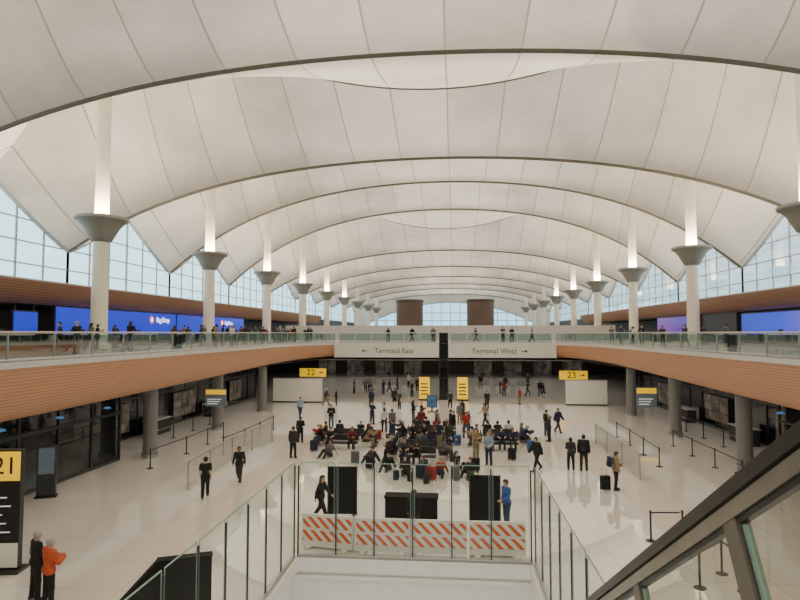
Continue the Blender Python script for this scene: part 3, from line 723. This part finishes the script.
def make_pose(name, legs, arms, lean=0, nod=0, hz=None, spread=.0, w=1.0):
    lean = R(lean)
    def tp(x, y, z):
        return np.array([x*w, y*math.cos(lean)-z*math.sin(lean), y*math.sin(lean)+z*math.cos(lean)])
    leg = []
    for i, sx in enumerate((-1, 1)):
        a, kb, fa = [R(q) for q in legs[i]]; sp = R(spread)
        hip = np.array([sx*.088, 0, 0]); knee = hip+dirv(a, sp, sx)*.43; ank = knee+dirv(a-kb, sp*.3, sx)*.42
        def fp(y, z): return ank+np.array([0, y*math.cos(fa), z+y*math.sin(fa)])
        heel = fp(.035, -.045); toe = fp(-.155, -.05); leg.append((hip, knee, ank, heel, toe))
    low = min(min(l[3][2]-.04, l[4][2]-.036) for l in leg)
    if hz is None: hz = -low
    O = np.array([0, 0, hz])
    leg = [tuple(q+O for q in l) for l in leg]
    arm = []
    for i, sx in enumerate((-1, 1)):
        a, ab, e, inn = [R(q) for q in arms[i]]
        sh = tp(sx*.185, 0, .50)+O; el = sh+dirv(a+lean*.5, ab, sx)*.285; wr = el+dirv(a+lean*.5+e, ab-inn, sx)*.25
        arm.append((sh, el, wr, dirv(a+lean*.5+e+R(8), ab-inn, sx), sx))
    head = tp(0, -.015, .70)+O
    hrot = lean+R(nod); ch, shh = math.cos(hrot), math.sin(hrot)
    def hp(x, y, z): return head+np.array([x, y*ch-z*shh, y*shh+z*ch])
    tor = [(tp(-.07, .01, .02)+O, tp(.07, .01, .02)+O, .115, .115, 1, 1.08), (tp(0, .0, .06)+O, tp(0, 0, .24)+O, .13, .125, 1, 1.25),
           (tp(-.065, 0, .37)+O, tp(.065, 0, .37)+O, .128, .128, 1, 1.22), (tp(-.13, .01, .49)+O, tp(.13, .01, .49)+O, .062, .062)]
    nk = [(tp(0, .01, .50)+O, hp(0, .01, -.06), .058, .052)]
    hd = [(hp(0, -.015, -.045), hp(0, 0, .025), .070, .095, 1.13, 1)]
    up_ = [(a[0], a[1], .052, .042) for a in arm]; fo = [(a[1], a[2], .040, .028) for a in arm]
    palm = [(a[2], a[2]+a[3]*.08, .027, .030) for a in arm]
    th = [(l[0], l[1], .088, .060) for l in leg]; shn = [(l[1], l[2], .056, .040) for l in leg]
    ft = [(l[3], l[4], .040, .035) for l in leg]
    allp = tor+nk+hd+up_+fo+palm+th+shn+ft
    h = .02; b = nets_mb(lambda P: field(allp, P, .03), allp, h)
    for sx in (-1, 1):
        b.ico(hp(sx*.032, -.088, .012), .012, 1, (1.2, .7, .8)); b.ico(hp(sx*.086, .005, -.005), .026, 0, (.45, .8, 1.2))
    n0, n1, n2, n3 = hp(0, -.092, .018), hp(0, -.122, -.022), hp(-.018, -.088, -.028), hp(.018, -.088, -.028)
    b.add([n0, n1, n2, n3], [(0, 2, 1), (0, 1, 3), (1, 2, 3)], 0); b.ico(hp(0, -.085, -.053), .02, 2, (1.2, .45, .4))
    for (s0, el, wr, hdv, sx) in arm:
        hdv = hdv/np.linalg.norm(hdv); lat = np.cross(hdv, np.array([1., 0, 0])); lat = lat/max(1e-6, np.linalg.norm(lat))
        inn = np.array([-sx*1., 0, 0])
        for i, ln in enumerate((.070, .080, .074, .058)):
            p0 = wr+hdv*.085+lat*(.027-.018*i); p1 = p0+(hdv*.9+inn*.25)*ln*.55; p2 = p1+(hdv*.7+inn*.7)*ln*.5
            b.tube([p0, p1, p2], [.0095, .0085, .007], 5)
        p0 = wr+hdv*.03+lat*.024; p1 = p0+(hdv*.6+lat*.75)*.04; p2 = p1+(hdv*.85+lat*.3+inn*.25)*.035
        b.tube([p0, p1, p2], [.012, .010, .008], 5)
    D = dict(body=b.mesh('body', [SKIN[0], EYE, LIP], True))
    zc = hz-.075
    def shirt(arms_, grow):
        def fn(P):
            d = field(tor, P, .05, grow)
            if lean < R(40): d = np.maximum(d, zc-P[:, 2])
            return smin(d, field(arms_, P, .03, grow*.9), .03)
        return nets_mb(fn, tor+arms_, h)
    ush = [(a[0], a[0]+(a[1]-a[0])*.75, .054, .05) for a in arm]
    fol = [(a[1], a[1]+(a[2]-a[1])*.9, .042, .034) for a in arm]
    D['short'] = shirt(ush, .016).mesh('shirt', CLOTH['black'], True)
    D['long'] = shirt(up_+fol, .018).mesh('shirt', CLOTH['black'], True)
    D['jacket'] = shirt([(p[0], p[1], p[2]+.012, p[3]+.012) for p in up_+fol], .034).mesh('jacket', CLOTH['black'], True)
    hipp = [tor[0]]
    tr = [(p[0], p[1], .098, .068) for p in th]+[(l[1], l[1]+(l[2]-l[1])*.97, .068, .056) for l in leg]
    D['trousers'] = nets_mb(lambda P: field(hipp+tr, P, .03, .010), hipp+tr, h).mesh('trousers', CLOTH['black'], True)
    sr = [(p[0], p[0]+(p[1]-p[0])*.92, .102, .085) for p in th]
    D['shorts'] = nets_mb(lambda P: field(hipp+sr, P, .03, .012), hipp+sr, h).mesh('shorts', CLOTH['black'], True)
    D['shoes'] = []
    for i in range(2):
        q = [(ft[i][0], ft[i][1], .047, .043), (leg[i][2], ft[i][0], .046, .046)]
        D['shoes'].append(nets_mb(lambda P: field(q, P, .03), q, .016).mesh('shoe', SHOE['black'], True))
    D['head'] = head; D['hrot'] = hrot; D['hz'] = hz; POSES[name] = D
HP = [((0, -.015, -.045), (0, 0, .025), .070, .095, 1.13, 1)]
def hair_mesh(style):
    ex = []
    if style == 'long': ex = [((0, .055, .02), (0, .075, -.20), .085, .065, .85, 1.3)]
    if style == 'bun': ex = [((0, .10, .06), (0, .115, .07), .045, .045)]
    def fn(P):
        d = field(HP, P, .02, .017); g = np.minimum(-(P[:, 1]+.035)+np.maximum(0, -P[:, 2])*.5, -(P[:, 2]-.058))
        d = np.maximum(d, g)
        d = np.maximum(d, -(P[:, 2]+.085))
        if ex: d = smin(d, field(ex, P, .02), .03)
        return d
    return nets_mb(fn, HP+ex, .0135).mesh('hair', HAIR['black'], True)
HM = {s: hair_mesh(s) for s in ('short', 'long', 'bun')}
make_pose('stand', [(3, 2, 0), (-2, 3, 0)], [(4, 8, 12, 4), (-2, 8, 14, 4)], spread=4)
make_pose('relaxed', [(-3, 3, 0), (9, 14, 0)], [(-6, 9, 18, 8), (14, 10, 55, 26)], spread=5, nod=8, lean=2)
make_pose('phone', [(1, 1, 0), (4, 6, 0)], [(20, 8, 100, 25), (6, 10, 20, 8)], spread=3, nod=18)
make_pose('folded', [(2, 2, 0), (-1, 3, 0)], [(24, 14, 80, 50), (20, 14, 85, 52)], spread=4)
make_pose('walk', [(24, 6, -8), (-14, 22, 22)], [(-22, 7, 12, 3), (20, 7, 24, 3)], lean=3)
make_pose('walk2', [(-16, 26, 24), (22, 4, -6)], [(18, 7, 30, 3), (-24, 7, 10, 3)], lean=4)
make_pose('sit', [(86, 88, 0), (84, 82, 0)], [(32, 8, 52, 22), (30, 8, 55, 22)], lean=2, spread=6)
make_pose('slump', [(84, 90, 0), (86, 78, 0)], [(40, 6, 60, 28), (42, 6, 58, 28)], lean=26, nod=14, spread=9)
make_pose('ground', [(128, 84, 0), (126, 92, 0)], [(45, 12, 40, 20), (-28, 14, 4, 0)], lean=-4, hz=.125, spread=8)
make_pose('lean_rail', [(4, 4, 0), (-6, 5, 0)], [(38, 8, 30, 12), (40, 8, 28, 12)], lean=12, spread=4)
PEND = []
NJ = {'short': 'shirt', 'long': 'top', 'jacket': 'jacket'}
PH = {'stand': 'standing', 'relaxed': 'standing', 'phone': 'standing', 'folded': 'standing', 'walk': 'walking', 'walk2': 'walking', 'sit': 'sitting', 'slump': 'hunched', 'ground': 'sitting', 'lean_rail': 'leaning'}
def setm(o, i, m): o.material_slots[i].link = 'OBJECT'; o.material_slots[i].material = m
def person(x, y, z=0, rot=0, pose='stand', top='black', kind='short', bottom='black', legs='trousers', hair='short', hc='black', skin=0, sc=1.0, shoe='black', label=None, place='', group=None):
    D = POSES[pose]; r = thing('person', label or '', 'person', (x, y, z), rot, group); r.scale = (sc, sc, sc)
    def ch(nm, me, m):
        o = inst(nm, me, r); setm(o, 0, m); return o
    ch('body', D['body'], SKIN[skin]); ch('jacket' if kind == 'jacket' else 'shirt', D[kind], CLOTH[top]); ch(legs, D[legs], CLOTH[bottom])
    for s_ in D['shoes']: ch('shoe', s_, SHOE[shoe])
    o = ch('hair', HM[hair], HAIR[hc]); o.location = D['head']; o.rotation_euler = (D['hrot'], 0, 0)
    if label is None: PEND.append((r, 'person in %s %s and %s %s %s %s' % (top, NJ[kind], bottom, legs, PH[pose], place)))
    return r
def suitcase(col):
    t = thing('suitcase', '', 'suitcase', (0, 0, 0))
    bd = MB().rbox(-.21, .21, -.13, .13, .06, .66, .04, 3).obj('body', col, t, True)
    b = MB(); b.tube([(-.09, .1, .62), (-.09, .1, 1.0), (.09, .1, 1.0), (.09, .1, .62)], .011, 6); b.obj('handle', STEEL, t, True)
    b = MB()
    for i in range(4): b.box(-.15+.09*i, -.135+.09*i, -.137, -.128, .12, .6)
    b.obj('ribs', BLACK, bd)
    for sx in (-.16, .16):
        for sy in (-.09, .09): MB().tube([(sx-.012, sy, .032), (sx+.012, sy, .032)], .032, 10).obj('wheel', RUBBER, t, True)
    return t
SUIT = {n: None for n in ('black', 'grey', 'navy', 'red', 'blue')}
def put_suit(n, x, y, rz, label=None, place=''):
    if SUIT[n] is None: SUIT[n] = suitcase(CLOTH[n]); t = SUIT[n]; t.location = (x, y, 0); t.rotation_euler = (0, 0, rz)
    else: t = dup(SUIT[n], (x, y, 0), rz)
    t['label'] = label or ''; t['group'] = 'wheeled suitcases'
    if not label: PEND.append((t, '%s wheeled suitcase %s' % (n, place)))
PACK = {}
def put_pack(n, x, y, z, rz, label=None, place=''):
    if n not in PACK:
        t = thing('backpack', '', 'backpack', (x, y, z), rz); PACK[n] = t
        bd = MB().rbox(-.15, .15, -.08, .08, 0, .46, .05, 3).obj('body', CLOTH[n], t, True); MB().rbox(-.11, .11, .075, .12, .04, .24, .02, 2).obj('pocket', CLOTH['charcoal'], bd, True)
        for sx in (-.09, .09): MB().tube([(sx, -.07, .42), (sx, -.12, .38), (sx, -.11, .2), (sx, -.07, .06)], .014, 6).obj('strap', CLOTH['charcoal'], t, True)
    else: t = dup(PACK[n], (x, y, z), rz)
    t['label'] = label or ''; t['group'] = 'backpacks'
    if not label: PEND.append((t, '%s backpack %s' % (n, place)))
def worn(n, x, y, rz, z, label):
    put_pack(n, x-math.sin(rz)*.27, y+math.cos(rz)*.27, z, rz, label)
W = lambda px, py: at(px, py)[:2]
fa = lambda d: R(d)
x, y = W(205, 498); person(x, y, 0, fa(-160), 'walk', 'black', 'short', 'black', hc='black', skin=1, label='person in black shirt and black trousers walking alone on left floor')
x, y = W(239, 483); person(x, y, 0, fa(10), 'walk2', 'black', 'long', 'charcoal', skin=2, shoe='white', label='person in black top walking toward the camera beside the left frosted partition')
x, y = W(293, 458); person(x, y, 0, fa(160), 'stand', 'charcoal', 'jacket', 'black', hc='brown', label='person in charcoal jacket standing between left partition and crowd')
x, y = W(300, 418); person(x, y, 0, fa(30), 'walk', 'pale-blue', 'short', 'navy', hc='brown', label='person in pale-blue shirt walking behind the left partition')
x, y = W(48, 607); person(x, y, 0, fa(150), 'folded', 'orange', 'jacket', 'black', hair='short', hc='grey', sc=.98, label='grey-haired person in orange-red jacket at the lower left')
x, y = W(35, 600); person(x, y, 0, fa(140), 'stand', 'black', 'jacket', 'black', hc='grey', sc=1.02, label='person in black jacket beside the orange jacket at lower left')
x, y = W(321, 521); person(x, y, 0, fa(75), 'walk', 'black', 'long', 'black', hair='long', hc='brown', sc=.98, label='long-haired person in black walking past the left black display board')
person(-.28, 20.6, 0, fa(170), 'phone', 'black', 'long', 'charcoal', hair='long', hc='black', sc=.97, label='long-haired person in black standing at the black desk behind barriers')
x, y = W(507, 529); person(x, y, 0, fa(-60), 'relaxed', 'blue', 'long', 'denim', hair='short', hc='brown', label='person in blue top standing beside the right black display board')
x, y = W(537, 471); person(x, y, 0, fa(-50), 'walk2', 'black', 'jacket', 'black', hc='black', label='person in black jacket walking alone right of the seated crowd')
x, y = W(584, 471); person(x, y, 0, fa(165), 'stand', 'black', 'jacket', 'charcoal', hc='black', sc=1.04, label='taller person in black jacket with backpack at right of hall'); worn('black', x, y, fa(165), 1.05, 'black backpack worn by the taller person at right of hall')
x, y = W(571, 470); person(x, y, 0, fa(170), 'relaxed', 'charcoal', 'long', 'black', hair='long', hc='brown', sc=.94, label='shorter long-haired person in charcoal beside the taller backpack wearer')
x, y = W(616, 490); person(x, y, 0, fa(95), 'relaxed', 'tan', 'jacket', 'black', hc='brown', sc=.97, label='person in tan jacket with black suitcase at the right partition'); put_suit('black', x-.5, y-.15, .3, 'black wheeled suitcase behind the person in tan jacket')
worn('navy', x, y, fa(95), 1.02, 'navy backpack worn by the person in tan jacket')
x, y = W(558, 433); person(x, y, 0, fa(40), 'walk', 'navy', 'jacket', 'charcoal', hc='black', label='person in navy jacket walking toward the right queue')
x, y = W(466, 438); person(x, y, 0, fa(20), 'relaxed', 'red', 'short', 'denim', hc='brown', label='person in red shirt and jeans standing in the middle of the crowd')
x, y = W(489, 465); person(x, y, 0, fa(-20), 'relaxed', 'pale-blue', 'short', 'navy', hc='blond', label='blond person in pale-blue shirt standing beside right seats')
x, y = W(476, 460); person(x, y, 0, fa(30), 'folded', 'tan', 'long', 'khaki', hc='brown', label='person in tan top and khaki trousers standing beside right seats')
x, y = W(487, 409); person(x, y, 0, fa(0), 'walk2', 'charcoal', 'long', 'black', hc='black', label='person in charcoal top walking toward camera behind the crowd')
taken = [(W(a, b_)[0], W(a, b_)[1], .9) for a, b_ in ((466, 438), (489, 465), (476, 460), (537, 471), (293, 458), (487, 409), (432, 412))]
bench0 = None
tops = ['black', 'charcoal', 'black', 'navy', 'charcoal', 'white', 'black', 'maroon', 'grey', 'black', 'navy', 'green', 'black', 'charcoal', 'tan', 'navy', 'black', 'grey', 'red']
bots = ['black', 'denim', 'charcoal', 'black', 'charcoal', 'navy', 'black', 'denim', 'khaki']
hcs = ['black', 'brown', 'black', 'brown', 'blond', 'black', 'grey']; hss = ['short', 'short', 'long', 'short', 'bun', 'long', 'short']
cnt = [0]
def look():
    i = cnt[0]; cnt[0] += 1
    return dict(top=tops[(i*7+i//19) % len(tops)], kind=['short', 'long', 'jacket', 'long'][(i*3+i//4) % 4], bottom=bots[(i*4+i//9) % len(bots)], legs='shorts' if i % 11 == 5 else 'trousers', hair=hss[(i*3+i//7) % 7], hc=hcs[(i*5+i//7) % 7], skin=[0, 0, 1, 0, 2, 1, 3][(i*2+i//7) % 7], sc=.93+.1*((i*37) % 10)/10, shoe=['black', 'white', 'black', 'grey'][i % 4])
CL = (('left', -5.7, 37.6), ('middle', -.9, 34.0), ('right', 3.9, 38.2), ('rear', -.8, 39.6))
for ci, (cn, cx, cy) in enumerate(CL):
    for a, fn_ in ((-90, 'facing the camera'), (0, 'facing right'), (90, 'facing away'), (180, 'facing left')):
        ca, sa = round(math.cos(R(a))), round(math.sin(R(a))); bx, by = cx+1.4*ca, cy+1.4*sa; th = math.atan2(ca, -sa)
        lab = 'black padded bench %s in the %s seating cluster' % (fn_, cn)
        if bench0 is None:
            bench0 = thing('bench', lab, 'bench', (bx, by, 0), th, 'waiting area benches')
            MB().rbox(-1.0, 1.0, -.24, .24, .36, .43, .02).obj('cushion', UPHOL, bench0); MB().rbox(-1.0, 1.0, .22, .28, .5, .85, .02).obj('backrest', UPHOL, bench0)
            MB().box(-.95, .95, -.04, .04, .3, .36).obj('beam', STEEL, bench0)
            for sx in (-.8, .8):
                b = MB(); b.bar((sx, 0, .33), (sx, -.2, 0.01), .05, .03); b.bar((sx, 0, .33), (sx, .25, 0.01), .05, .03); b.bar((sx, .25, .3), (sx, .25, .55), .04, .03); b.obj('leg', STEEL, bench0)
        else: dup(bench0, (bx, by, 0), th, lab)
        for j, dx in enumerate((-.68, 0, .66)):
            taken.append((bx+math.cos(th)*dx+ca*.25, by+math.sin(th)*dx+sa*.25, 1.15))
            if (ci*5+a//90*3+j) % 6 == 4: continue
            lk = look(); lk['sc'] = .96+.04*rng.random()
            pz = 'sit' if (cnt[0] % 3) else 'slump'
            q = person(bx+math.cos(th)*dx, by+math.sin(th)*dx, 0, th+rng.uniform(-.06, .06), pz, place='on the %s benches' % cn, group='people seated on the benches', **lk)
            q.location.z = max(0, .43-(POSES[pz]['hz']-.118)*q.scale.x)
    taken.append((cx, cy, 1.6))
for i, (px, py, r_) in enumerate(((388, 470, -20), (405, 475, 10), (424, 473, 30), (441, 476, -10), (457, 470, 40), (372, 464, -40), (470, 476, -30), (330, 457, -40))):
    x, y = W(px, py); taken.append((x, y, 1.1)); lk = look()
    person(x, y, 0, fa(r_), 'ground', place='on the front floor', group='people sitting on the floor', **lk)
def free(x, y, d):
    for k in range(400):
        r_ = .02*k; a = k*2.4; X, Y = x+r_*math.cos(a), y+r_*math.sin(a)
        if all((X-p[0])**2+(Y-p[1])**2 > max(d, p[2]*.82)**2 for p in taken): break
    taken.append((X, Y, d)); return X, Y
for i, (px, py, n) in enumerate(((398, 470, 'black'), (414, 476, 'navy'), (449, 476, 'grey'), (466, 470, 'black'), (432, 477, 'red'), (380, 466, 'black'), (358, 464, 'grey'), (324, 450, 'navy'), (512, 460, 'black'), (524, 450, 'blue'), (385, 444, 'grey'), (415, 428, 'black'), (452, 444, 'blue'), (446, 430, 'black'), (378, 440, 'red'), (396, 452, 'black'))):
    x, y = free(*W(px, py), .62)
    put_suit(n, x, y, rng.uniform(-1, 1), None, 'in the waiting crowd')
for i, (px, py, n) in enumerate(((416, 480, 'black'), (396, 480, 'navy'), (431, 481, 'charcoal'), (460, 480, 'green'))):
    x, y = free(*W(px, py), .62); put_pack(n, x, y, 0, rng.uniform(-1, 1), None, 'on the floor before the seated people')
def scatter(n, fx, fy, place, group, poses, z=0, dmin=.8, skip=None):
    k = 0; tries = 0
    while k < n and tries < 4000:
        tries += 1; x = fx(); y = fy()
        if any((x-a)**2+(y-b_)**2 < max(dmin, d*.85)**2 for a, b_, d in taken): continue
        if skip and skip(proj((x, y, z+1.6))[0]): continue
        taken.append((x, y, dmin)); lk = look(); k += 1
        person(x, y, z, rng.uniform(-3.1, 3.1), poses[k % len(poses)], place=place, group=group, **lk)
SPZ = ['relaxed', 'phone', 'folded', 'stand', 'walk', 'relaxed', 'phone', 'relaxed', 'walk2']
scatter(9, lambda: rng.uniform(-4, 2.2), lambda: rng.uniform(36.2, 43), 'between the benches', 'standing people in the crowd', SPZ)
scatter(8, lambda: rng.uniform(-6, 3.6), lambda: rng.uniform(42.5, 48), 'behind the benches', 'standing people in the crowd', SPZ)
scatter(2, lambda: rng.uniform(-9.4, -8), lambda: rng.uniform(36, 49), 'left of the benches', 'standing people in the crowd', SPZ)
scatter(2, lambda: rng.uniform(6.2, 7.4), lambda: rng.uniform(38, 47), 'right of the benches', 'standing people in the crowd', SPZ)
scatter(8, lambda: rng.choice((rng.uniform(-11.5, -3), rng.uniform(-8, 9))), lambda: rng.uniform(53, 61), 'before the bridge', 'people near the bridge', SPZ)
scatter(18, lambda: rng.choice((rng.uniform(-11, -3), rng.uniform(3, 11))), lambda: rng.uniform(66, 80), 'under the bridge', 'people near the bridge', SPZ)
taken = [(s_*22.9, MY0+SP*k, 2.0) for s_ in (-1, 1) for k in range(4)]
scatter(46, lambda: rng.uniform(-23.5, -15.8), lambda: rng.uniform(27, 76), 'on the left deck', 'people queueing on the left deck', ['stand', 'phone', 'folded', 'relaxed', 'walk'], DK, .9, lambda px: 144 < px < 172)
scatter(9, lambda: rng.uniform(15.8, 22), lambda: rng.uniform(44, 62), 'on the right deck', 'people on the right deck', ['relaxed', 'folded', 'walk'], DK, .9)
for i, px in enumerate((388, 412, 433, 476, 503, 512, 532)):
    q = atY(px, 340, 64.7); person(q.x, 64.75+(i == 2)*.9, DK, fa([10, 60, 170, -70, 20, 200, 90][i]), ['lean_rail', 'walk', 'stand', 'walk2', 'folded', 'relaxed', 'walk'][i], place='on the bridge', group='people on the bridge', **look())
from collections import defaultdict
gr = defaultdict(list)
for o, l in PEND: gr[l].append(o)
for l, os_ in gr.items():
    if len(os_) == 1: os_[0]['label'] = l; continue
    os_.sort(key=lambda o: proj(o.location)[0])
    for i, o in enumerate(os_): o['label'] = l+', %s such from left' % ORD[min(i, 19)]

# ------------------------------------------------------------------ world and lights
w = bpy.data.worlds.new('world'); bpy.context.scene.world = w; w.use_nodes = True; N = w.node_tree.nodes; L = w.node_tree.links
bg = N['Background']; tc = N.new('ShaderNodeTexCoord'); s = N.new('ShaderNodeSeparateXYZ'); L.new(tc.outputs['Generated'], s.inputs[0])
r = N.new('ShaderNodeValToRGB'); L.new(s.outputs['Z'], r.inputs[0])
r.color_ramp.elements[0].position = 0; r.color_ramp.elements[0].color = (.74, .92, 1.0, 1)
r.color_ramp.elements[1].position = .5; r.color_ramp.elements[1].color = (.96, .97, 1.0, 1)
L.new(r.outputs[0], bg.inputs[0]); bg.inputs[1].default_value = 2.7
sl = bpy.data.lights.new('sun', 'SUN'); sl.energy = 13.0; sl.color = (1, .91, .76); sl.angle = R(3); so = bpy.data.objects.new('sun', sl); C.objects.link(so)
so.rotation_euler = (R(64), R(6), 0)   # sun stands behind the camera, above the roof
def area(loc, sx, sy, power, rot=(0, 0, 0), col=(1, 1, 1), shape='RECTANGLE'):
    l = bpy.data.lights.new('lamp', 'AREA'); l.shape = shape; l.size = sx
    if shape == 'RECTANGLE': l.size_y = sy
    l.energy = power; l.color = col; o = bpy.data.objects.new('lamp', l); C.objects.link(o); o.location = loc; o.rotation_euler = rot
for s_ in (-1, 1):
    area((s_*18, 35, 4.02), 4, 50, 120, col=(1, .92, .8))
    area((s_*29, 52, 8.85), 3, 60, 150, col=(1, .95, .9))
    for k in range(6):
        area((s_*22.9, MY0+SP*k, 14.98), 3.0, 0, 2600, (math.pi, 0, 0), (1, .82, .58), 'DISK')
area((0, 80, 4.05), 40, 30, 1500, col=(1, .92, .8))
area((0, 10, -3.5), 6, 3, 120, (R(90), 0, 0), col=(1, .98, .95))  # added fill with no fixture in the void, brightens its far wall
